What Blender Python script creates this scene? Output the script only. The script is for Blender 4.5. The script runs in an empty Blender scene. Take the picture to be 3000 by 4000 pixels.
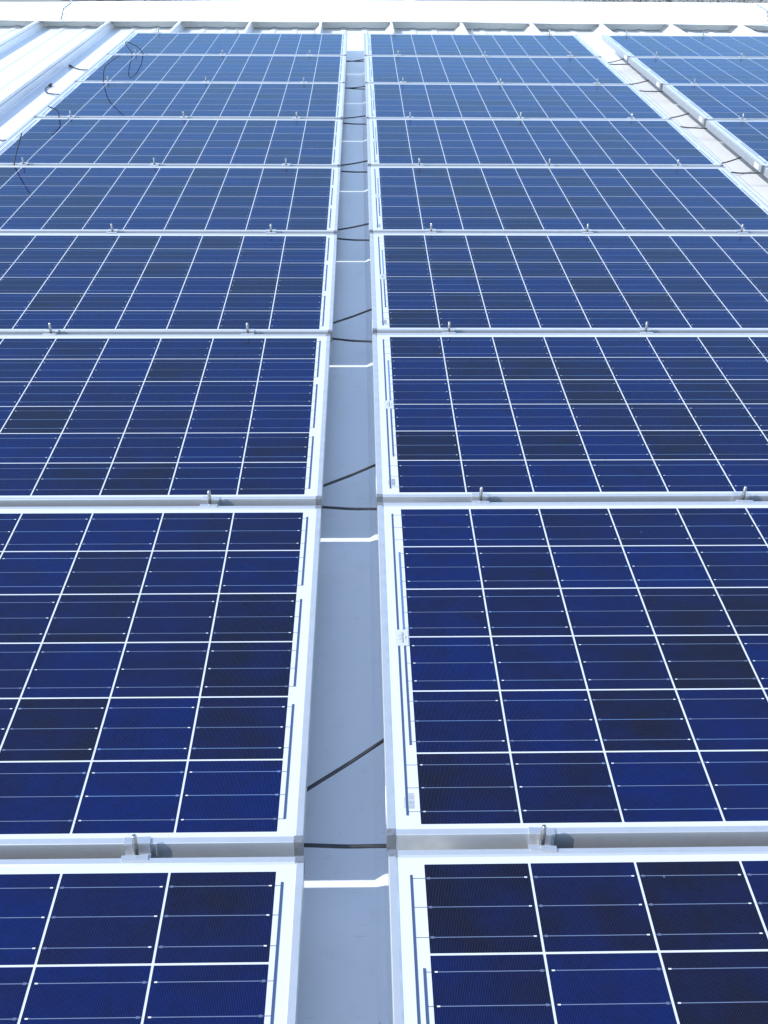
import bpy, bmesh, math, random
from mathutils import Matrix, Vector
R = math.radians
scene = bpy.context.scene
col = scene.collection
random.seed(7)

# ------------------------------------------------------------------ camera, sky, sun, exposure
TILT = R(3.8)                                   # low-slope roof, rising away from the viewer
M = Matrix.Rotation(TILT, 4, 'X')                # roof frame -> world

PITCH, YAW, ROLL = 0.54315, 0.024857, 0.009661   # measured in the roof frame
CAM = Vector((-0.0937, -0.2040, 1.3137))
fw = Vector((math.sin(YAW) * math.cos(PITCH), math.cos(YAW) * math.cos(PITCH), -math.sin(PITCH)))
rt = Vector((math.cos(YAW), -math.sin(YAW), 0)); up = rt.cross(fw)
r2 = rt * math.cos(ROLL) + up * math.sin(ROLL); u2 = -rt * math.sin(ROLL) + up * math.cos(ROLL)
cam = bpy.data.cameras.new('camera'); cam_o = bpy.data.objects.new('camera', cam); col.objects.link(cam_o)
cam.sensor_fit = 'VERTICAL'; cam.sensor_height = 36; cam.sensor_width = 27
cam.lens = 4360.17 / 4000 * 36; cam.clip_start = 0.02; cam.clip_end = 3000
rot = Matrix((r2, u2, -fw)).transposed().to_4x4()
cam_o.matrix_world = M @ Matrix.Translation(CAM) @ rot
scene.camera = cam_o

SUN_DIR = (M.to_3x3() @ Vector((1.13, 0.41, -1.0))).normalized()   # travel direction of the light
world = bpy.data.worlds.new("World"); scene.world = world; world.use_nodes = True
wn = world.node_tree
sky = wn.nodes.new('ShaderNodeTexSky'); sky.sky_type = 'NISHITA'; sky.sun_disc = False
sky.sun_elevation = math.asin(-SUN_DIR.z); sky.sun_rotation = math.atan2(-SUN_DIR.x, -SUN_DIR.y)
sky.altitude = 0; sky.air_density = 1.0; sky.dust_density = 0.2; sky.ozone_density = 2.0
hs_ = wn.nodes.new('ShaderNodeHueSaturation'); hs_.inputs['Saturation'].default_value = 0.92
wn.links.new(sky.outputs[0], hs_.inputs['Color']); wn.links.new(hs_.outputs[0], wn.nodes['Background'].inputs[0])
wn.nodes['Background'].inputs[1].default_value = 0.15
sun = bpy.data.lights.new('sun', 'SUN'); sun.energy = 2.0; sun.angle = R(0.53); sun.color = (1, 0.985, 0.955)
sun_o = bpy.data.objects.new('sun', sun); col.objects.link(sun_o)
sun_o.rotation_euler = SUN_DIR.to_track_quat('-Z', 'Y').to_euler()
vs = scene.view_settings
vs.view_transform = 'Standard'; vs.look = 'None'; vs.exposure = 1.34; vs.gamma = 1; vs.use_curve_mapping = False

# ------------------------------------------------------------------ materials
def mat(name, base, rough=0.5, metal=0.0, spec=0.5):
    m = bpy.data.materials.new(name); m.use_nodes = True
    b = m.node_tree.nodes['Principled BSDF']
    b.inputs['Base Color'].default_value = (*base, 1); b.inputs['Roughness'].default_value = rough
    b.inputs['Metallic'].default_value = metal; b.inputs['Specular IOR Level'].default_value = spec
    return m
def node(nt, kind, **kw):
    n = nt.nodes.new(kind)
    for k, v in kw.items(): setattr(n, k, v)
    return n
def math_n(nt, op, a, b=None, c=None):
    n = nt.nodes.new('ShaderNodeMath'); n.operation = op
    for i, v in enumerate((a, b, c)):
        if v is None: continue
        if isinstance(v, (int, float)): n.inputs[i].default_value = v
        else: nt.links.new(v, n.inputs[i])
    return n.outputs[0]
def mix_n(nt, fac, a, b, blend='MIX'):
    n = nt.nodes.new('ShaderNodeMix'); n.data_type = 'RGBA'; n.blend_type = blend
    for s, v in ((n.inputs['Factor'], fac), (n.inputs[6], a), (n.inputs[7], b)):
        if isinstance(v, (int, float)): s.default_value = v
        elif isinstance(v, tuple): s.default_value = (*v, 1)
        else: nt.links.new(v, s)
    return n.outputs[2]
def worn(m, c1, c2, scale, detail=4, lo=0.35, hi=0.7, stretch=(1, 1, 1), bump=0.0, bscale=None, rough=None):
    """soft procedural wear between two colours, optional bump and roughness range"""
    nt = m.node_tree; b = nt.nodes['Principled BSDF']
    tc = node(nt, 'ShaderNodeTexCoord'); mp = node(nt, 'ShaderNodeMapping'); mp.inputs['Scale'].default_value = stretch
    nt.links.new(tc.outputs['Object'], mp.inputs[0])
    nz = node(nt, 'ShaderNodeTexNoise'); nz.inputs['Scale'].default_value = scale; nz.inputs['Detail'].default_value = detail
    nt.links.new(mp.outputs[0], nz.inputs['Vector'])
    mr = node(nt, 'ShaderNodeMapRange'); mr.inputs[1].default_value = lo; mr.inputs[2].default_value = hi
    nt.links.new(nz.outputs['Fac'], mr.inputs[0])
    nt.links.new(mix_n(nt, mr.outputs[0], c1, c2), b.inputs['Base Color'])
    if rough:
        r = node(nt, 'ShaderNodeMapRange'); r.inputs[3].default_value = rough[0]; r.inputs[4].default_value = rough[1]
        nt.links.new(mr.outputs[0], r.inputs[0]); nt.links.new(r.outputs[0], b.inputs['Roughness'])
    if bump:
        n2 = node(nt, 'ShaderNodeTexNoise'); n2.inputs['Scale'].default_value = bscale or scale
        nt.links.new(mp.outputs[0], n2.inputs['Vector'])
        bp = node(nt, 'ShaderNodeBump'); bp.inputs['Strength'].default_value = bump; bp.inputs['Distance'].default_value = 0.01
        nt.links.new(n2.outputs['Fac'], bp.inputs['Height']); nt.links.new(bp.outputs[0], b.inputs['Normal'])
    return m

M_roof = mat('white_roof_paint', (0.8, 0.82, 0.83), 0.30)
def roof_nodes(m):
    """white coil-coated steel: faint broad tone, dust specks, thin scuffs, slight oil-canning"""
    nt = m.node_tree; b = nt.nodes['Principled BSDF']; L = nt.links
    geo = node(nt, 'ShaderNodeNewGeometry'); P = geo.outputs['Position']
    def noise(sc, stretch=(1, 1, 1), det=3, rough=0.55):
        mp = node(nt, 'ShaderNodeMapping'); mp.inputs['Scale'].default_value = stretch; L.new(P, mp.inputs[0])
        n = node(nt, 'ShaderNodeTexNoise'); n.inputs['Scale'].default_value = sc; n.inputs['Detail'].default_value = det
        n.inputs['Roughness'].default_value = rough; L.new(mp.outputs[0], n.inputs['Vector']); return n.outputs['Fac']
    def ramp(v, a, c):
        r = node(nt, 'ShaderNodeMapRange'); r.inputs[1].default_value = a; r.inputs[2].default_value = c
        L.new(v, r.inputs[0]); return r.outputs[0]
    base = mix_n(nt, ramp(noise(3.0, (1, .4, 1)), .35, .7), (0.80, 0.81, 0.81), (0.76, 0.775, 0.78))
    dirt = math_n(nt, 'MULTIPLY', ramp(noise(14, (1, 1, 1), 6, .7), .56, .74), 0.24)
    base = mix_n(nt, dirt, base, (0.52, 0.50, 0.46))
    speck = math_n(nt, 'MULTIPLY', ramp(noise(95, (1, 1, 1), 2), .745, .79), 0.6)
    base = mix_n(nt, speck, base, (0.22, 0.20, 0.17))
    scuff = math_n(nt, 'MULTIPLY', ramp(noise(26, (1, 9, 1), 2), .69, .745), 0.34)
    base = mix_n(nt, scuff, base, (0.36, 0.37, 0.40))
    L.new(base, b.inputs['Base Color'])
    bp = node(nt, 'ShaderNodeBump'); bp.inputs['Strength'].default_value = 0.12; bp.inputs['Distance'].default_value = 0.02
    L.new(noise(4.5, (1, .5, 1), 1), bp.inputs['Height']); L.new(bp.outputs[0], b.inputs['Normal'])
roof_nodes(M_roof)
M_seal = mat('grey_sealant', (0.22, 0.225, 0.235), 0.6)
M_gasket = mat('dark_gasket', (0.05, 0.05, 0.055), 0.7)
M_alu = worn(mat('anodised_aluminium', (0.66, 0.67, 0.68), 0.42, 0.55), (0.56, 0.565, 0.57), (0.49, 0.50, 0.505), 30, 3, .4, .75,
             (1, 1, 1), rough=(.36, .5))
M_corner = worn(mat('grey_corner_key', (0.33, 0.34, 0.36), 0.5, 0.3), (0.20, 0.205, 0.22), (0.12, 0.12, 0.12), 180, 3, .5, .75)
def ar_glass(m, k, rough=0.05):
    """front glass with an anti-reflective coat: weaker, slightly bluish mirror over what lies beneath"""
    nt = m.node_tree; b = nt.nodes['Principled BSDF']; out = nt.nodes['Material Output']
    b.inputs['Specular IOR Level'].default_value = 0; b.inputs['Roughness'].default_value = 0.6
    g = node(nt, 'ShaderNodeBsdfGlossy'); g.inputs['Roughness'].default_value = rough; g.inputs['Color'].default_value = (0.54, 0.76, 1, 1)
    f = node(nt, 'ShaderNodeFresnel'); f.inputs['IOR'].default_value = 1.42
    mx = node(nt, 'ShaderNodeMixShader'); nt.links.new(math_n(nt, 'MULTIPLY', f.outputs[0], k), mx.inputs[0])
    nt.links.new(b.outputs[0], mx.inputs[1]); nt.links.new(g.outputs[0], mx.inputs[2]); nt.links.new(mx.outputs[0], out.inputs['Surface'])
M_back = mat('white_backsheet', (0.57, 0.58, 0.585), 0.10)
M_strip = mat('bus_strip_metal', (0.055, 0.082, 0.15), 0.12, 0.0)
M_wire = mat('busbar_solder', (0.13, 0.165, 0.25), 0.14, 0.0)
M_tab = mat('solder_tab', (0.62, 0.62, 0.60), 0.15)
M_tabdark = mat('solder_gap', (0.012, 0.014, 0.03), 0.1)
M_tabgrey = mat('solder_pad', (0.10, 0.12, 0.19), 0.12)
M_label = mat('label_paper', (0.49, 0.50, 0.50), 0.12)
M_ink = mat('label_ink', (0.05, 0.055, 0.06), 0.15)
M_code = mat('barcode_ink', (0.30, 0.31, 0.33), 0.15)
for m_ in (M_back, M_strip, M_wire, M_tab, M_tabdark, M_tabgrey): ar_glass(m_, 0.62)
M_clamp = worn(mat('mill_aluminium', (0.62, 0.62, 0.62), 0.3, 0.7), (0.62, 0.625, 0.63), (0.5, 0.5, 0.51), 120, 3, .4, .7, (1, 6, 1), rough=(.28, .42))
M_steel = mat('stainless_steel', (0.40, 0.385, 0.37), 0.22, 1.0)
def thread(m):
    nt = m.node_tree; b = nt.nodes['Principled BSDF']
    tc = node(nt, 'ShaderNodeTexCoord'); w = node(nt, 'ShaderNodeTexWave'); w.bands_direction = 'Z'; w.inputs['Scale'].default_value = 260
    nt.links.new(tc.outputs['Object'], w.inputs[0])
    bp = node(nt, 'ShaderNodeBump'); bp.inputs['Strength'].default_value = 0.5; bp.inputs['Distance'].default_value = 0.0006
    nt.links.new(w.outputs['Fac'], bp.inputs['Height']); nt.links.new(bp.outputs[0], b.inputs['Normal'])
thread(M_steel)
M_cable = worn(mat('black_cable_jacket', (0.018, 0.018, 0.02), 0.4), (0.020, 0.020, 0.023), (0.04, 0.039, 0.039), 60)
M_sticker = mat('white_frame_sticker', (0.85, 0.85, 0.85), 0.35)

CELL, PITCH_C, NX, NY = 0.1555, 0.159, 10, 6
def cell_material():
    m = mat('polycrystalline_cell', (0.012, 0.03, 0.14), 0.10, 0, 0.34)
    nt = m.node_tree; b = nt.nodes['Principled BSDF']; L = nt.links
    tc = node(nt, 'ShaderNodeTexCoord'); oi = node(nt, 'ShaderNodeObjectInfo')
    sp = node(nt, 'ShaderNodeSeparateXYZ'); L.new(tc.outputs['Object'], sp.inputs[0])
    ix = math_n(nt, 'FLOOR', math_n(nt, 'DIVIDE', sp.outputs['X'], PITCH_C))
    iy = math_n(nt, 'FLOOR', math_n(nt, 'DIVIDE', sp.outputs['Y'], PITCH_C))
    iz = math_n(nt, 'MULTIPLY', oi.outputs['Random'], 731.0)
    cv = node(nt, 'ShaderNodeCombineXYZ')
    for i, v in enumerate((ix, iy, iz)): L.new(v, cv.inputs[i])
    wh = node(nt, 'ShaderNodeTexWhiteNoise'); wh.noise_dimensions = '3D'; L.new(cv.outputs[0], wh.inputs['Vector'])
    ws = node(nt, 'ShaderNodeSeparateColor'); L.new(wh.outputs['Color'], ws.inputs[0])
    # position shifted per cell, so that the crystal pattern never repeats
    off = node(nt, 'ShaderNodeVectorMath'); off.operation = 'MULTIPLY_ADD'
    L.new(wh.outputs['Color'], off.inputs[0]); off.inputs[1].default_value = (9, 9, 9); L.new(tc.outputs['Object'], off.inputs[2])
    # crystal grains
    vo = node(nt, 'ShaderNodeTexVoronoi'); vo.inputs['Scale'].default_value = 95; L.new(off.outputs[0], vo.inputs['Vector'])
    vs_ = node(nt, 'ShaderNodeSeparateColor'); L.new(vo.outputs['Color'], vs_.inputs[0])
    nz = node(nt, 'ShaderNodeTexNoise'); nz.inputs['Scale'].default_value = 11; nz.inputs['Detail'].default_value = 2
    L.new(off.outputs[0], nz.inputs['Vector'])
    # coating tone: mostly royal blue, some cells and cell edges dark violet-brown
    tone = math_n(nt, 'POWER', ws.outputs[0], 1.7)
    tone = math_n(nt, 'ADD', math_n(nt, 'MULTIPLY', tone, 0.9),
                  math_n(nt, 'MULTIPLY', math_n(nt, 'SUBTRACT', nz.outputs['Fac'], 0.45), 1.3))
    cl = node(nt, 'ShaderNodeClamp'); L.new(tone, cl.inputs[0])
    c = mix_n(nt, cl.outputs[0], (0.0016, 0.0068, 0.058), (0.0056, 0.0038, 0.0052))
    br = math_n(nt, 'ADD', math_n(nt, 'MULTIPLY', vs_.outputs[0], 0.24), math_n(nt, 'MULTIPLY_ADD', ws.outputs[1], 0.12, 0.82))
    vm = node(nt, 'ShaderNodeVectorMath'); vm.operation = 'SCALE'; L.new(c, vm.inputs[0]); L.new(br, vm.inputs['Scale'])
    # printed silver fingers, 2.2 mm apart
    fr = math_n(nt, 'FRACT', math_n(nt, 'DIVIDE', sp.outputs['X'], 0.0022))
    fg = math_n(nt, 'LESS_THAN', fr, 0.17)
    c2 = mix_n(nt, fg, vm.outputs[0], (0.030, 0.040, 0.098))
    # a few small dried marks on the glass
    wp = node(nt, 'ShaderNodeNewGeometry'); sn = node(nt, 'ShaderNodeTexNoise'); sn.inputs['Scale'].default_value = 44; sn.inputs['Detail'].default_value = 3
    L.new(wp.outputs['Position'], sn.inputs['Vector'])
    sr = node(nt, 'ShaderNodeMapRange'); sr.inputs[1].default_value = .80; sr.inputs[2].default_value = .83; sr.inputs[4].default_value = .35
    L.new(sn.outputs['Fac'], sr.inputs[0])
    c2 = mix_n(nt, sr.outputs[0], c2, (.30, .32, .36))
    L.new(c2, b.inputs['Base Color'])
    ar_glass(m, 0.55)
    return m
M_cell = cell_material()

# ------------------------------------------------------------------ mesh helpers
class MB:
    def __init__(self): self.v = []; self.f = []; self.m = []; self.smooth = []
    def face(self, pts, mi=0, sm=False):
        n = len(self.v); self.v += [tuple(p) for p in pts]
        self.f.append(tuple(range(n, n + len(pts)))); self.m.append(mi); self.smooth.append(sm); return self
    def grid(self, rows, mi=0, closed=False, sm=False):
        n = len(self.v); k = len(rows[0])
        for r in rows: self.v += [tuple(p) for p in r]
        for i in range(len(rows) - 1):
            for j in range(k if closed else k - 1):
                j2 = (j + 1) % k
                self.f.append((n + i*k + j, n + i*k + j2, n + (i+1)*k + j2, n + (i+1)*k + j)); self.m.append(mi); self.smooth.append(sm)
        return self
    def box(self, x0, x1, y0, y1, z0, z1, mi=0):
        p = [(x0,y0,z0),(x1,y0,z0),(x1,y1,z0),(x0,y1,z0),(x0,y0,z1),(x1,y0,z1),(x1,y1,z1),(x0,y1,z1)]
        n = len(self.v); self.v += p
        for q in ((0,3,2,1),(4,5,6,7),(0,1,5,4),(1,2,6,5),(2,3,7,6),(3,0,4,7)):
            self.f.append(tuple(n + i for i in q)); self.m.append(mi); self.smooth.append(False)
        return self
    def rect(self, x0, x1, y0, y1, z, mi=0):
        return self.face([(x0,y0,z),(x1,y0,z),(x1,y1,z),(x0,y1,z)], mi)
    def prism(self, prof, axis, a, b, mi=0):
        """closed outline 'prof' (2-D) extruded along x or y"""
        P = (lambda p, t: (t, p[0], p[1])) if axis == 'x' else (lambda p, t: (p[0], t, p[1]))
        n = len(prof)
        self.face([P(p, a) for p in reversed(prof)], mi); self.face([P(p, b) for p in prof], mi)
        for i in range(n):
            q, r = prof[i], prof[(i + 1) % n]; self.face([P(q, a), P(r, a), P(r, b), P(q, b)], mi)
        return self
    def tube(self, pts, r, n=10, mi=0, caps=True, sub=1):
        pts = [Vector(p) for p in pts]
        if sub > 1:                                   # Catmull-Rom
            out = []
            for i in range(len(pts) - 1):
                p0, p1, p2, p3 = pts[max(i-1, 0)], pts[i], pts[i+1], pts[min(i+2, len(pts)-1)]
                for k in range(sub):
                    t = k / sub
                    out.append(0.5*((2*p1) + (p2-p0)*t + (2*p0-5*p1+4*p2-p3)*t*t + (3*p1-p0-3*p2+p3)*t**3))
            pts = out + [pts[-1]]
        rs = r if isinstance(r, (list, tuple)) else [r]*len(pts)
        ref = Vector((0, 0, 1)); rows = []
        for i, p in enumerate(pts):
            d = (pts[min(i+1, len(pts)-1)] - pts[max(i-1, 0)]).normalized()
            if abs(d.dot(ref)) > 0.95: ref = Vector((1, 0, 0)) if abs(d.x) < .9 else Vector((0, 1, 0))
            a = d.cross(ref).normalized(); b = d.cross(a); ref = a.cross(d) if a.length else ref
            rows.append([p + (a*math.cos(2*math.pi*k/n) + b*math.sin(2*math.pi*k/n))*rs[i] for k in range(n)])
        self.grid(rows, mi, True, True)
        if caps: self.face(rows[0], mi); self.face(list(reversed(rows[-1])), mi)
        return self
    def build(self, name, mats, parent=None, bevel=0):
        me = bpy.data.meshes.new(name); me.from_pydata(self.v, [], self.f)
        for x in (mats if isinstance(mats, (list, tuple)) else [mats]): me.materials.append(x)
        for p, i, s in zip(me.polygons, self.m, self.smooth): p.material_index = i; p.use_smooth = s
        bm = bmesh.new(); bm.from_mesh(me)
        bmesh.ops.remove_doubles(bm, verts=bm.verts, dist=1e-6)
        bmesh.ops.recalc_face_normals(bm, faces=bm.faces)
        if bevel:
            es = [e for e in bm.edges if len(e.link_faces) == 2 and e.calc_face_angle(0) > 0.6]
            bmesh.ops.bevel(bm, geom=es, offset=bevel, segments=2, affect='EDGES', profile=0.5)
        bm.to_mesh(me); bm.free(); me.update()
        o = bpy.data.objects.new(name, me); col.objects.link(o)
        if parent: o.parent = parent
        return o
def tag(o, label, cat, group=None, kind=None):
    if label: o['label'] = label
    if cat: o['category'] = cat
    if group: o['group'] = group
    if kind: o['kind'] = kind
    return o
def empty(name, mw):
    o = bpy.data.objects.new(name, None); o.empty_display_size = 0.05; col.objects.link(o); o.matrix_world = mw; return o
def kids(o): return [c for c in bpy.data.objects if c.parent == o]
KID = {}
def copy_tree(o, parent=None):
    if o.name not in KID: KID[o.name] = kids(o)
    c = o.copy(); col.objects.link(c); c.parent = parent
    for ch in KID[o.name]: copy_tree(ch, c)
    return c
def at(x, y, z=0.0, rx=0, ry=0, rz=0):
    return M @ Matrix.Translation((x, y, z)) @ Matrix.Rotation(rz, 4, 'Z') @ Matrix.Rotation(ry, 4, 'Y') @ Matrix.Rotation(rx, 4, 'X')

ORD = ['', 'first', 'second', 'third', 'fourth', 'fifth', 'sixth', 'seventh', 'eighth', 'ninth']
RP = 1.02926                                   # pitch of the panel rows
NROW = 9
PAN = -0.130                                   # roof pan below the glass
RIB0, RIBP = 0.185, 0.610                      # standing ribs
RIBTOP = -0.055
YR = 10.45                                     # where the pans end, under the ridge cap
Y0R = -1.6
KMIN, KMAX = -9, 9

# ------------------------------------------------------------------ the building with its metal roof
GZ = -7.0
bld = empty('metal_roof_building', Matrix.Translation((0, 10, GZ)))
tag(bld, 'large building whose white ribbed metal roof carries the solar panels', 'building')
def roof_part(mb, name, mats, parent=bld, bevel=0):
    """shapes given in the roof frame, hung on the building"""
    o = mb.build(name, mats, None, bevel); o.parent = parent; inv = (Matrix.Translation((0, 10, GZ))).inverted()
    o.data.transform(inv @ M); return o
X0R, X1R = RIB0 + RIBP*KMIN, RIB0 + RIBP*KMAX
for k in range(KMIN, KMAX):
    xa, xb = RIB0 + RIBP*k, RIB0 + RIBP*(k + 1)
    zc = RIBTOP - 0.030
    mid = (xa + xb)/2
    prof = [(xa, zc), (xa + .008, zc), (xa + .011, zc - .004), (xa + .017, PAN + .006), (xa + .024, PAN)]
    for mc in (mid + .080 - .186, mid + .080):
        prof += [(mc - .031, PAN), (mc - .017, PAN + .0065), (mc + .017, PAN + .0065), (mc + .031, PAN)]
    prof += [(xb - .052, PAN), (xb - .045, PAN + .004), (xb - .014, zc - .004), (xb - .010, zc), (xb, zc)]
    mb = MB(); ys = [Y0R + (YR - Y0R)*i/24 for i in range(25)]
    mb.grid([[(x, y, z) for x, z in prof] for y in ys])
    sh = roof_part(mb, 'roof_sheet', M_roof)
    # folded seam on the rib crest, its lip turned over to the right
    sm = MB(); z0 = zc - .001
    sm.prism([(xa - .006, z0), (xa + .001, z0), (xa + .001, RIBTOP - .004), (xa + .012, RIBTOP - .004),
              (xa + .012, RIBTOP - .019), (xa + .014, RIBTOP - .019), (xa + .014, RIBTOP - .001), (xa + .009, RIBTOP), (xa - .003, RIBTOP), (xa - .006, RIBTOP - .003)], 'y', Y0R, YR + .004)
    roof_part(sm, 'standing_seam', M_roof, sh); 
    # upright closure between two ribs at the ridge
    cm = MB(); yc = YR + .001
    outl = [(xa + .010, zc - .002), (xa + .014, PAN + .022), (xa + .026, PAN + .004), (xa + .05, PAN - .001), (xb - .075, PAN - .001), (xb - .05, PAN + .006), (xb - .03, zc - .028), (xb - .013, zc + .004), (xb - .012, RIBTOP + .006), (xa + .012, RIBTOP + .006)]
    cm.prism(outl, 'x', 0, 1)
    cm.v = [(p[1], yc + p[0]*.0012, p[2]) for p in cm.v]
    cl = roof_part(cm, 'ridge_closure', M_roof)
    gm = MB()
    gp = [(x, z) for x, z in prof if z < zc - .006]
    gm.grid([[(x, yc - .004, z + .0005) for x, z in gp], [(x, yc - .004, z + .0028) for x, z in gp], [(x, yc - .0005, z + .0028) for x, z in gp]])
    roof_part(gm, 'gasket', M_gasket, cl)
# ridge cap in lapped lengths, with hem, sloping front leg and nearly flat top
def wob(x): return 0.004*math.sin(x*1.3 + 1) + 0.003*math.sin(x*3.1)
screw_me = None
for i, (xa, xb) in enumerate(((X0R, -2.60), (-2.66, 3.50), (3.44, X1R))):
    dz = 0.0 if i != 1 else 0.003
    mb = MB(); rows = []
    n = max(6, int((xb - xa)/0.15))
    for s in range(n + 1):
        x = xa + (xb - xa)*s/n; w = wob(x); dr_ = .030*min(1, max(0, (-.6 - x)/2.6))
        sk = 0.03*(1 if i == 0 else 0)*(1 if s == n else 0)
        P_ = [(10.297, -.060 + w), (10.290, -.059 + w), (10.290, -.047 + w), (10.325, -.043 + w*.8), (10.420, .034 + w*.3 - dr_*.8), (10.428, .036 + w*.2 - dr_*.8), (10.75, .050 - dr_), (11.07, .026 - dr_), (11.08, .024 - dr_), (11.18, -.07)]
        rows.append([(x + sk*0, y, z + dz) for y, z in P_])
    mb.grid(rows)
    cap = roof_part(mb, 'ridge_cap', M_roof)
    x = xa + .06
    while x < xb - .03:
        sc = MB(); zz = -.0475 + .0045*.5 + wob(x)*.95 + dz; yy = 10.306
        sc.tube([(x, yy, zz), (x, yy, zz + .003)], .0095, 8); sc.tube([(x, yy, zz + .003), (x, yy, zz + .009)], .005, 6)
        roof_part(sc, 'screw', M_roof, cap); x += random.uniform(.125, .175)
    if i != 1: continue
    for xs, s_ in ((xa, -1), (xb, 1)):            # bead of sealant along the lap
        lp = MB(); dq = .030*min(1, max(0, (-.6 - xs)/2.6)); w = wob(xs)
        pts = [(10.292, -.0455 + w), (10.325, -.0405 + w*.8), (10.420, .0365 + w*.3 - dq*.8), (10.428, .0385 + w*.2 - dq*.8), (10.75, .0525 - dq)]
        lp.tube([(xs + s_*.004 + .003*math.sin(40*y), y, z) for y, z in pts], .0055, 6)
        roof_part(lp, 'lap_sealant', M_seal, cap)
    for xs in (xa + .012, xb - .012):             # rivets and sealant along the lap
        for (y, z) in ((10.31, -.045), (10.34, -.028), (10.375, .0), (10.41, .027), (10.5, .041), (10.6, .0455), (10.7, .05)):
            sc = MB(); sc.tube([(xs, y, z + dz), (xs, y, z + dz + .006)], .008, 8)
            roof_part(sc, 'rivet', M_clamp, cap)
# far slope and walls
mb = MB(); zf = lambda y: -.09 - (y - 11.1)*math.tan(2*TILT)
mb.grid([[(x, y, zf(y)) for x in (X0R, X1R)] for y in (10.9, 16, 22.5)])
roof_part(mb, 'far_roof_slope', M_roof)
wl = MB(); wy0, wy1 = -1.45, 22.3
for (a, b, c, d) in ((X0R + .1, X1R - .1, wy0, wy0 + .2), (X0R + .1, X1R - .1, wy1 - .2, wy1), (X0R + .1, X0R + .3, wy0 + .2, wy1 - .2), (X1R - .3, X1R - .1, wy0 + .2, wy1 - .2)):
    wl.box(a, b, c - 10, d - 10, 0, -GZ - .42)
wl.build('wall', mat('wall_siding', (0.62, 0.62, 0.6), .6), bld)

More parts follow.
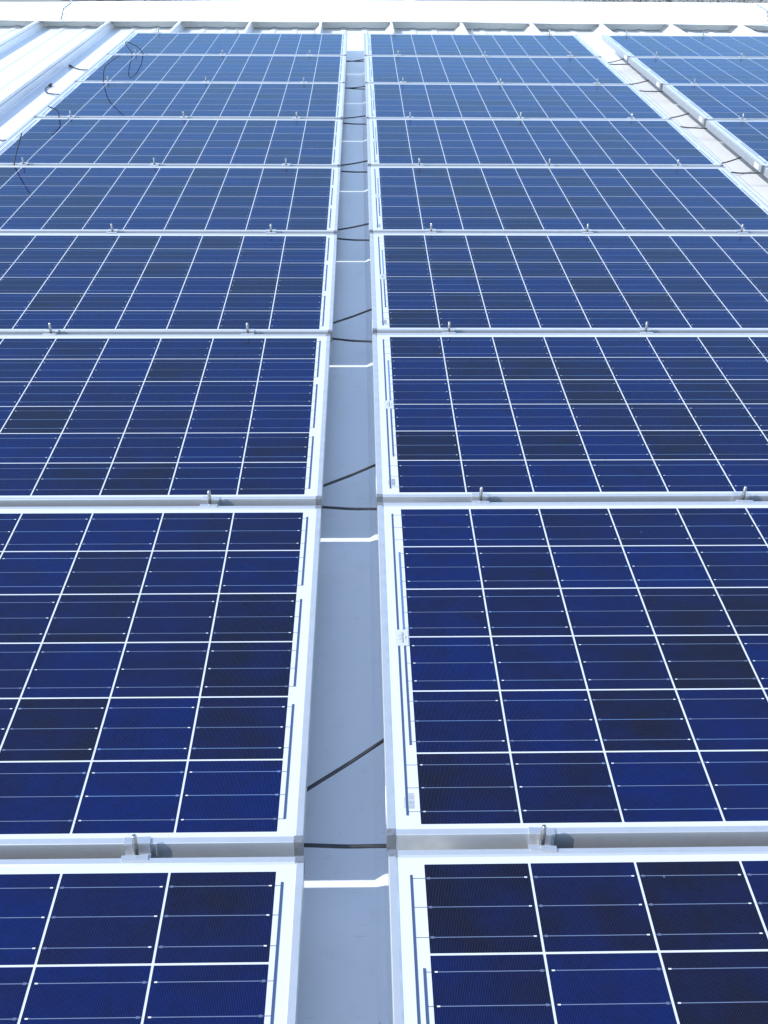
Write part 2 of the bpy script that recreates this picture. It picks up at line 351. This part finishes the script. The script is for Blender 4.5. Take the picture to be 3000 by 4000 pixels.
# ------------------------------------------------------------------ solar panels
PW, PH = 1.680, 1.0006                       # frame size
CX, CY = 0.0531, 0.0233                      # first cell corner inside the frame
ZL = 0.0025                                  # frame lip above the glass
def text_mesh(s, size):
    cu = bpy.data.curves.new('lettering', 'FONT'); cu.body = s; cu.size = size; cu.align_x = 'CENTER'; cu.align_y = 'CENTER'
    cu.space_character = 0.95
    t = bpy.data.objects.new('lettering', cu); col.objects.link(t)
    dg = bpy.context.evaluated_depsgraph_get(); me = bpy.data.meshes.new_from_object(t.evaluated_get(dg))
    bpy.data.objects.remove(t); return me
def make_panel():
    root = empty('solar_panel', at(0, 0))
    # frame: mitred extrusion with a flat lip, an inner bevel down to the glass and a bottom return
    prof = [(0.028, -.033), (0.0, -.033), (0.0, ZL - .0008), (0.0008, ZL), (0.0105, ZL), (0.0134, .00035), (0.0134, -.007), (0.0018, -.007), (0.0018, -.0315), (0.028, -.0315)]
    rows = []
    for (sx, sy, ox, oy) in ((1, 1, 0, 0), (-1, 1, PW, 0), (-1, -1, PW, PH), (1, -1, 0, PH), (1, 1, 0, 0)):
        rows.append([(ox + sx*d, oy + sy*d, z) for d, z in prof])
    fr = MB().grid(rows, closed=True).build('frame', M_alu, root)
    for sx, sy, ox, oy in ((1, 1, 0, 0), (-1, 1, PW, 0), (-1, -1, PW, PH), (1, -1, 0, PH)):
        e = .0006
        xs = sorted((ox - sx*e, ox + sx*.0136)); ys = sorted((oy - sy*e, oy + sy*.0128))
        MB().box(xs[0], xs[1], ys[0], ys[1], -.0325, ZL + .0005).build('frame_corner', M_corner, fr, 0.0006)
    lam = MB().box(.0131, PW - .0131, .0131, PH - .0131, -.005, 0).build('laminate', M_back, root)
    g = MB()
    for i in range(NX):
        for j in range(NY):
            x, y, c = i*PITCH_C, j*PITCH_C, .0008
            g.face([(x + c, y, 0), (x + CELL - c, y, 0), (x + CELL, y + c, 0), (x + CELL, y + CELL - c, 0), (x + CELL - c, y + CELL, 0), (x + c, y + CELL, 0), (x, y + CELL - c, 0), (x, y + c, 0)])
    cg = g.build('cell_grid', M_cell, lam); cg.location = (CX, CY, .00025)
    # busbar wires with soldered tabs, direction alternating from row to row
    w = MB(); z = .0005
    def r(x0, x1, y, h, mi, dz=0): w.rect(CX + min(x0, x1), CX + max(x0, x1), CY + y - h/2, CY + y + h/2, z + dz, mi)
    LX, RXX = 9*PITCH_C + CELL, 0
    for j in range(NY):
        s = 1 if (NY - 1 - j) % 2 == 0 else -1
        outer = j in (0, NY - 1)
        for b in (.026, .078, .1295):
            y = j*PITCH_C + CELL - b
            for i in range(NX):
                r(i*PITCH_C + .0008, i*PITCH_C + CELL - .0008, y, .0012, 0)
                ex = (i*PITCH_C + CELL) if s > 0 else i*PITCH_C           # bright tab end
                ox = i*PITCH_C if s > 0 else (i*PITCH_C + CELL)           # grey pad end
                r(ex - s*.0002, ex - s*.0046, y, .0032, 2, .00006); r(ex - s*.0046, ex - s*.0088, y, .0022, 1, .00009)
                r(ox + s*.003, ox + s*.0074, y, .0040, 3, .00006)
            r(-.0192 if outer else -.009, 0, y, .0011, 3); r(LX, LX + .009, y, .0011, 3)
            for i in range(NX - 1): r(i*PITCH_C + CELL, (i + 1)*PITCH_C, y, .001, 4, .00003)
    w.build('busbar_wire', [M_wire, M_tab, M_tabdark, M_tabgrey, mat('flat_ribbon', (.5, .52, .56), .15)], lam)
    for x0, x1, y0, y1 in ((-.0222, -.0184, .4977, .931), (-.0222, -.0184, .018, .4475), (-.0110, -.0071, .4977, .7715), (-.0110, -.0071, .1765, .4475),
                           (LX + .0082, LX + .0122, .661, .931), (LX + .0082, LX + .0122, .343, .6135), (LX + .0082, LX + .0122, .0255, .2955)):
        bs = MB(); bs.rect(CX + x0, CX + x1, CY + y0, CY + y1, .0007)
        for b in range(3 if y1 - y0 < .3 else 2):
            pass
        bs.build('bus_strip', M_strip, lam)
    # printed barcode beside the lower end of the outer strip
    bc = MB(); y = .0328
    while y < .0650:
        t = random.choice((.0007, .0011, .0018)); bc.rect(CX - .0172, CX - .0082, CY + y, CY + y + t, .0004); y += t + random.choice((.0006, .0010, .0015))
    for k in range(9): bc.rect(CX - .0246, CX - .0230, CY + .034 + k*.0027, CY + .0355 + k*.0027, .0004)
    bc.build('barcode', M_code, lam)
    lb = MB().box(CX - .0262, CX - .0016, CY + .4478, CY + .4974, .0001, .0010).build('maker_label', M_label, root)
    me = text_mesh('SOLARWORLD', .0062)
    me.transform(Matrix.Translation((CX - .0120, CY + .4726, .0012)) @ Matrix.Rotation(R(90), 4, 'Z') @ Matrix.Scale(.82, 4, (1, 0, 0)))
    me.materials.append(M_ink); lt = bpy.data.objects.new('lettering', me); col.objects.link(lt); lt.parent = lb
    em = MB(); cx_, cy_ = CX - .0084, CY + .4726
    pts = [(cx_ + .0030*math.cos(t) , cy_ + .0062*math.sin(t)) for t in [R(-72 + 12*k) for k in range(13)]]
    pin = [(cx_ + .0022*math.cos(t) - .0001, cy_ + .0062*math.sin(t)) for t in [R(-72 + 12*k) for k in range(13)]]
    em.grid([[(x, y, .0012) for x, y in pts], [(x, y, .0012) for x, y in pin]])
    for dy in (-.0058, .0058):
        d = 1 if dy > 0 else -1
        em.face([(CX - .0205, CY + .4726 + dy, .0012), (CX - .0152, CY + .4726 + dy - d*.0002, .0012), (CX - .0152, CY + .4726 + dy - d*.0009, .0012), (CX - .0205, CY + .4726 + dy - d*.0005, .0012)])
        em.face([(CX - .0178, CY + .4726 + dy, .0012), (CX - .0172, CY + .4726 + dy, .0012), (CX - .0172, CY + .4726 + dy - d*.0030, .0012), (CX - .0178, CY + .4726 + dy - d*.0028, .0012)])
    em.build('emblem', M_ink, lb)
    MB().box(-.0006, -.0001, .050, .112, -.028, -.005).build('frame_sticker', M_sticker, root)
    return root
XC = {'left': -1.8085 - CX, 'middle': -CX, 'right': 1.8676 - CX}
YO = {'left': -.0112, 'middle': 0.0, 'right': 0.0005}
proto = make_panel(); KID.clear(); first = True
for cname, rows_ in (('left', range(0, 9)), ('middle', range(0, 9)), ('right', range(3, 9))):
    for r_ in rows_:
        if first: o = proto; first = False
        else: o = copy_tree(proto)
        jit = lambda s: random.uniform(-s, s)
        o.matrix_world = at(XC[cname] + jit(.0025), r_*RP + YO[cname] - CY + jit(.0015), jit(.0009), jit(.0012), jit(.0012), jit(.0011))
        k = NROW - r_
        where = {9: 'nearest and only partly seen', 1: 'topmost, beside the white ridge cap'}.get(k, '%s row down from the ridge cap' % ORD[k])
        tag(o, 'blue solar panel in the %s column, %s' % (cname, where), 'solar panel', 'solar panels laid in rows on the roof')

# ------------------------------------------------------------------ clamps in the joints, one over every rib
GAPC = -CY - (RP - PH)/2                       # middle of the joint, from the cell corner of the row above it
def make_clamp(end=False):
    root = empty('panel_clamp', at(0, 0))
    g = (RP - PH)/2
    t = .0028; zt = ZL + .0004; zb = -.020; w = .0200
    b = MB()
    if not end:
        outl = [(-g + .001, zb), (g - .001, zb), (g - .001, zt), (g + .0100, zt), (g + .0105, zt + t), (g - .003, zt + t + .0005), (g - .001 - t, zt), (g - .001 - t, zb + t),
                (-g + .001 + t, zb + t), (-g + .001 + t, zt), (-g + .003, zt + t + .0005), (-g - .0065, zt + t), (-g - .0065, zt), (-g + .001, zt)]
    else:                                       # end clamp: reaches over the near panel only, its back leg standing on the seam block
        outl = [(-g + .001, zb), (g + .004, zb), (g + .004, -.001), (g + .004 - t, -.001), (g + .004 - t, zb + t), (-g + .001 + t, zb + t), (-g + .001 + t, zt),
                (-g + .003, zt + t + .0005), (-g - .0065, zt + t), (-g - .0065, zt), (-g + .001, zt)]
    b.prism(outl, 'x', -w, w)
    b.build('clamp_channel', M_clamp, root, .0004)
    s = MB(); h = .036
    s.tube([(0, 0, zb + t), (0, 0, h - .003), (0, 0, h - .0008), (0, 0, h)], [.0038, .0038, .0031, .0014], 14)
    s.build('stud', M_steel, root)
    n = MB(); hexa = [(.0065*math.cos(R(60*k)), .0065*math.sin(R(60*k))) for k in range(6)]
    n.grid([[(x, y, zb + t) for x, y in hexa], [(x, y, zb + t + .006) for x, y in hexa]], closed=True)
    n.face([(x, y, zb + t + .006) for x, y in hexa]); n.build('nut', M_steel, root)
    sb = MB()                                   # block gripping the roof seam, carrying the frames
    sb.box(-.021, .021, -.038, .038, -.0535, -.0335); sb.box(-.021, -.0075, -.030, .030, -.073, -.0535); sb.box(.0145, .022, -.030, .030, -.073, -.0535)
    sb.box(-.006, .006, -.006, .006, -.0335, zb)
    sb.build('seam_block', M_clamp, root)
    return root
mid = make_clamp(); endc = make_clamp(True); KID.clear(); used = {0: False, 1: False}
SIDE = {0: 'left', 1: 'middle', 2: 'right'}
for cname, ks, jmin in (('left', (-3, -2, -1), 1), ('middle', (0, 1, 2), 1), ('right', (3, 4, 5), 4)):
    for j in range(jmin, NROW + 1):
        for q, k in enumerate(ks):
            e = 1 if j == NROW else 0
            src = endc if e else mid
            if not used[e]: o = src; used[e] = True
            else: o = copy_tree(src)
            x = RIB0 + RIBP*k + .001
            if cname == 'left': x -= .012
            o.matrix_world = at(x + random.uniform(-.004, .004), j*RP + YO[cname] + GAPC, random.uniform(-.0003, .0003), 0, random.uniform(-.012, .012), random.uniform(-.07, .07))
            if e: lab = 'silver end clamp with upright stud at top edge of %s column, %s of three' % (cname, SIDE[q])
            else: lab = 'silver clamp with upright stud below %s panel row from ridge, %s column, %s of three' % (ORD[NROW - j], cname, SIDE[q])
            tag(o, lab, 'clamp', 'clamps holding the solar panels')

# ------------------------------------------------------------------ cables
CR = .0034
def cable(pts, label, group, sub=6, name='cable', r=CR):
    base = Vector(pts[0]); mb = MB().tube([Vector(p) - base for p in pts], r, 10, sub=sub)
    o = mb.build(name, M_cable); o.matrix_world = at(*base); tag(o, label, 'cable', group); return o
def across(a, b, z=-.055, sag=.004, ext=.34):
    a = Vector((*a, z)); b = Vector((*b, z)); d = b - a; s = d.y/d.x
    m = (a + b)/2; m.z -= sag; l = a - Vector((.10, .10*s, .0)); r_ = b + Vector((.10, .10*s, .0))
    return [(l.x - ext*.6, l.y - .01, PAN + .014), (l.x - ext*.3, l.y, -.10), tuple(l), tuple(a), tuple(m), tuple(b), tuple(r_), (r_.x + ext*.3, r_.y, -.10), (r_.x + ext*.6, r_.y + .01, PAN + .014)]
CEN = {1: [[(-0.182, 1.164), (-0.052, 1.281)], [(-0.181, 1.047), (-0.053, 1.044)]], 2: [[(-0.182, 2.19), (-0.053, 2.296)], [(-0.182, 2.097), (-0.053, 2.088)]],
       3: [[(-0.184, 3.265), (-0.054, 3.391)], [(-0.184, 3.151), (-0.054, 3.126)]], 4: [[(-0.185, 4.287), (-0.054, 4.373)], [(-0.184, 4.194), (-0.054, 4.175)]],
       5: [[(-0.184, 5.334), (-0.054, 5.424)], [(-0.183, 5.251), (-0.054, 5.238)]], 6: [[(-0.184, 6.402), (-0.051, 6.474)], [(-0.183, 6.309), (-0.054, 6.288)]],
       7: [[(-0.184, 7.294), (-0.053, 7.36)], [(-0.185, 7.346), (-0.053, 7.308)]], 8: [[(-0.183, 8.281), (-0.05, 8.383)], [(-0.184, 8.359), (-0.051, 8.35)]]}
RIGHT = {8: [[(1.687, 8.288), (1.792, 8.396)], [(1.687, 8.288), (1.802, 8.279)]], 7: [[(1.682, 7.468), (1.805, 7.58)], [(1.697, 7.301), (1.806, 7.278)]],
         6: [[(1.701, 6.448), (1.815, 6.547)], [(1.696, 6.266), (1.811, 6.221)]], 5: [[(1.702, 5.396), (1.817, 5.501)], [(1.707, 5.253), (1.813, 5.242)]]}
for tab, gap in ((CEN, 'central'), (RIGHT, 'right-hand')):
    for j, pr in tab.items():
        for q, (a, b) in enumerate(pr):
            crossing = gap == 'central' and j >= 7
            kind = ('slanting up' if q == 0 else 'running level')
            sag = .0015 if q == 0 else .002
            cable(across(a, b, -.055 - (.007 if q else 0), sag), 'black cable %s across the %s gap beside the %s panel row from the ridge' % (kind, gap, ORD[NROW - j]), 'cables crossing the gaps')
# loose leads at the left edge of the array
G_ = 'loose leads at the left edge of the array'
LR = .0029
def lead(x, j, tip, bow, label):
    y = j*RP + YO['left'] + GAPC; t = Vector(tip)
    b = Vector((x, y, 0))
    pts = [(x - .06, y + .02, -.10), (x - .012, y, -.045), (x, y, 0.004), tuple(b + t*.45 + Vector(bow)), tuple(b + t)]
    cable(pts, label, G_, 8, r=LR)
lead(-1.722, 6, (-.030, -.08, .074), (.018, .0, .010), 'short black lead curling up at the left end of the third panel joint from ridge')
lead(-1.694, 5, (.058, -.004, .145), (-.004, 0, .0), 'straight black lead standing up near the left end of the fourth panel joint')
lead(-1.683, 7, (.150, -.17, .182), (-.030, .01, .020), 'tall black lead standing up at the left end of the second panel joint from ridge')
yl = 8*RP + YO['left'] + GAPC
cable([(-1.79, yl + .02, -.10), (-1.690, yl, -.03), (-1.683, yl, .01), (-1.690, yl - .09, .062), (-1.682, yl - .20, .108), (-1.648, yl - .222, .110), (-1.612, yl - .11, .062), (-1.607, yl, .01), (-1.60, yl + .01, -.04), (-1.50, yl + .02, -.10)],
      'black cable looping up over the left end of the topmost panel joint', G_, 8, r=LR)
for pts, lab in ((((-2.168, 8.415, -.1195), (-2.148, 8.385, -.1215), (-2.100, 8.340, -.1255), (-2.049, 8.245, -.112), (-1.991, 8.085, -.086)), 'black cable lying on the white roof beside the second row of the left column'),
                 (((-2.160, 7.690, -.1195), (-2.164, 7.600, -.1225), (-2.133, 7.491, -.1258), (-2.082, 7.404, -.117), (-1.996, 7.220, -.086)), 'black cable curling from the rib to the third row of the left column'),
                 (((-2.130, 6.230, -.1195), (-2.100, 6.180, -.1245), (-2.062, 6.131, -.121), (-2.028, 6.073, -.111), (-1.985, 5.98, -.088)), 'black cable end beside the fourth row of the left column')):
    a, b = Vector(pts[0]), Vector(pts[-1])
    o = cable(list(pts) + [b + Vector((.10, -.06, .006)), b + Vector((.30, -.10, -.03))], lab, 'cable ends on the roof left of the array', 8, r=.0042)
    # plug on its end
    p = MB(); d = (a - Vector(pts[1])); d.z = 0; d.normalize(); s = Vector((0, 0, 0))
    p.tube([s - d*.01, s + d*.012, s + d*.016, s + d*.045, s + d*.05], [.006, .0085, .0095, .0095, .006], 10)
    pl = p.build('plug', M_cable, o)

# ------------------------------------------------------------------ beyond the ridge: ground and the things on it
M_dirt = worn(mat('dry_ground', (.3, .28, .25), .9), (.19, .172, .15), (.27, .255, .23), .35, 6, .3, .7)
g = MB().grid([[(x, y, GZ) for x in (-1500, -60, 0, 60, 1500)] for y in (-300, 0, 60, 240, 2500)]); tag(g.build('ground', M_dirt), None, None, kind='structure')
M_asph = worn(mat('asphalt', (.05, .05, .05), .85), (.05, .05, .05), (.08, .078, .075), 1.5, 5)
g = MB().grid([[(x, y, GZ + .004) for x in (-400, 400)] for y in (140, 147)]); tag(g.build('road', M_asph), None, None, kind='structure')
M_glassd = mat('car_glass', (.012, .014, .018), .06); M_tyre = mat('tyre_rubber', (.02, .02, .02), .8); M_rim = mat('wheel_alloy', (.5, .5, .5), .3, .8)
def car(x, y, rz, paint, label, tall=0.0):
    root = empty('parked_car', Matrix.Translation((x, y, GZ)) @ Matrix.Rotation(rz, 4, 'Z'))
    tag(root, label, 'car', 'cars parked beyond the building')
    pr = [(-2.15, .32), (-2.2, .62), (-2.1, .86), (-1.0, .98), (1.75, 1.0), (2.12, .92), (2.2, .6), (2.12, .32)]
    rows = [[(px * (1 if abs(wy) < .8 else .96), wy, pz) for px, pz in pr] for wy in (-.86, -.78, .78, .86)]
    b = MB().grid(rows, closed=True); b.face(rows[0]); b.face(rows[-1]); b.build('body', paint, root, .03)
    c = MB(); top = 1.45 + tall
    lo = [(-1.0, -.74), (1.72, -.74), (1.72, .74), (-1.0, .74)]; hi = [(-.35, -.6), (1.3 + tall*.6, -.6), (1.3 + tall*.6, .6), (-.35, .6)]
    c.grid([[(p[0], p[1], .985) for p in lo], [(p[0], p[1], top - .05) for p in hi]], closed=True); c.build('window', M_glassd, root)
    rf = MB(); rf.grid([[(p[0], p[1], top - .05) for p in hi], [(p[0]*.97 + .01, p[1]*.94, top) for p in hi]], closed=True); rf.face([(p[0]*.97 + .01, p[1]*.94, top) for p in hi]); rf.build('roof', paint, root)
    for wx in (-1.35, 1.35):
        for wy in (-.80, .80):
            wmb = MB().tube([(wx, wy - .1, .33), (wx, wy + .1, .33)], .33, 16); wh = wmb.build('wheel', M_tyre, root)
            s = 1 if wy > 0 else -1
            MB().tube([(wx, wy + s*.101, .33), (wx, wy + s*.115, .33)], .2, 12).build('rim', M_rim, wh)
pnt = lambda n, c: mat(n, c, .25)
car(-39.5, 171, .1, pnt('maroon_paint', (.10, .02, .02)), 'dark red parked car farthest left beyond the ridge')
car(-34.6, 170.5, .0, pnt('navy_paint', (.02, .025, .05)), 'dark blue parked car, second from left beyond the ridge', .2)
car(-28.6, 171, 1.45, pnt('black_paint', (.015, .015, .017)), 'black parked car right of the dark blue one beyond the ridge')
car(-25.8, 170, 1.5, pnt('silver_paint', (.5, .5, .5)), 'silver parked car nearest the shrubs beyond the ridge')
# small house with white gable trim
hs = empty('small_house', Matrix.Translation((4.4, 108, GZ))); tag(hs, 'small house with white gable fascia just beyond the ridge', 'house')
M_hw = worn(mat('house_siding', (.3, .28, .27), .8), (.32, .30, .29), (.26, .24, .23), 2); M_shing = worn(mat('shingles', (.16, .14, .14), .9), (.15, .13, .135), (.22, .2, .2), 6)
hw, hl, he, ha = 3.0, 7.0, 2.6, 3.30
w_ = MB(); outl = [(-hw, 0), (hw, 0), (hw, he), (0, ha - .12), (-hw, he)]; w_.prism(outl, 'y', 0, hl); w_.build('wall', M_hw, hs)
for s in (-1, 1):
    rf = MB(); rf.prism([(0, ha - .1), (s*(hw + .4), he - .17), (s*(hw + .4), he - .05), (0, ha)], 'y', -.4, hl + .4); rfo = rf.build('roof_slope', M_shing, hs)
    fa = MB(); fa.prism([(0, ha - .22), (s*(hw + .42), he - .30), (s*(hw + .42), he - .02), (0, ha + .03)], 'y', -.46, -.402); fa.build('fascia', mat('white_trim', (.8, .8, .8), .5), rfo)
d_ = MB().box(-.5, .5, -.06, -.002, 0, 2.05); dr = d_.build('door', mat('door_paint', (.12, .05, .04), .5), hs); MB().box(.36, .42, -.1, -.06, .98, 1.1).build('handle', M_rim, dr)
wi = MB().box(1.1, 2.2, -.05, -.002, .95, 2.0).build('window', mat('white_frame', (.75, .75, .75), .5), hs); MB().box(1.18, 2.12, -.06, -.05, 1.03, 1.92).build('pane', M_glassd, wi)
# shrubs and trees
def leafmat(n, a, b): return worn(mat(n, a, .7), a, b, 1.2, 4)
LM = [leafmat('olive_leaves', (.05, .055, .025), (.10, .095, .04)), leafmat('dark_leaves', (.03, .045, .022), (.06, .075, .03)), leafmat('dry_leaves', (.13, .09, .045), (.2, .14, .07))]
M_bark = worn(mat('bark', (.09, .07, .055), .9), (.07, .055, .045), (.13, .1, .08), 5)
def plant(name, x, y, h, w, lm, label, cat, group, n=420, trunk=.3, ls=.16):
    rnd = random.Random(int(x*100 + y)); root = empty(name, Matrix.Translation((x, y, GZ))); tag(root, label, cat, group)
    t = MB(); t.tube([(0, 0, 0), (.05, .02, h*trunk), (.02, .06, h*.75)], [.05*h*.5, .035*h*.5, .01], 8)
    for k in range(6):
        a = rnd.uniform(0, 6.28); z = h*rnd.uniform(trunk*.7, .6); t.tube([(.03, .02, z), (w*.5*math.cos(a), w*.5*math.sin(a), z + h*.25)], [.02*h*.4, .006], 6)
    t.build('trunk', M_bark, root); c = MB()
    cl = [(rnd.gauss(0, w*.28), rnd.gauss(0, w*.28), h*(trunk + (1 - trunk)*rnd.random()), rnd.uniform(.18, .34)*w) for k in range(14)]
    for k in range(n):
        cx, cy, cz, cr = rnd.choice(cl); d = Vector((rnd.gauss(0, 1), rnd.gauss(0, 1), rnd.gauss(0, 1))).normalized()*cr*rnd.random()**.4
        p = Vector((cx, cy, min(cz, h*.92))) + d*.9; p.z = max(p.z, .05)
        a = Vector((rnd.gauss(0, 1), rnd.gauss(0, 1), rnd.gauss(0, 1))).normalized(); b = a.orthogonal().normalized()*ls*.5
        c.face([p - a*ls, p + b, p + a*ls, p - b])
    c.build('crown', lm, root)
GR = 'shrubs and trees beyond the ridge'
for i, (x, y, h, w, m_, lab) in enumerate(((-21.5, 160, 2.6, 4.4, 1, 'dark green shrub leftmost of those beyond the ridge'), (-15.6, 158, 2.9, 5.6, 0, 'olive shrub between the silver car and the house beyond the ridge'),
    (29.5, 152, 2.5, 6.2, 1, 'dark green bush first right of the house beyond the ridge'), (34.4, 153, 2.8, 4.6, 0, 'olive bush second right of the house beyond the ridge'),
    (38.8, 152, 2.6, 5.0, 1, 'dark bush in the middle of the right-hand row beyond the ridge'), (43.4, 154, 2.9, 5.0, 0, 'olive bush third from the right end beyond the ridge'),
    (48.4, 153, 2.7, 5.4, 1, 'dark bush second from the right end beyond the ridge'), (54.6, 152, 2.4, 5.8, 2, 'rusty brown bush at the far right beyond the ridge'))):
    plant('shrub', x, y, h, w, LM[m_], lab, 'shrub', GR)
bpy.context.view_layer.update()
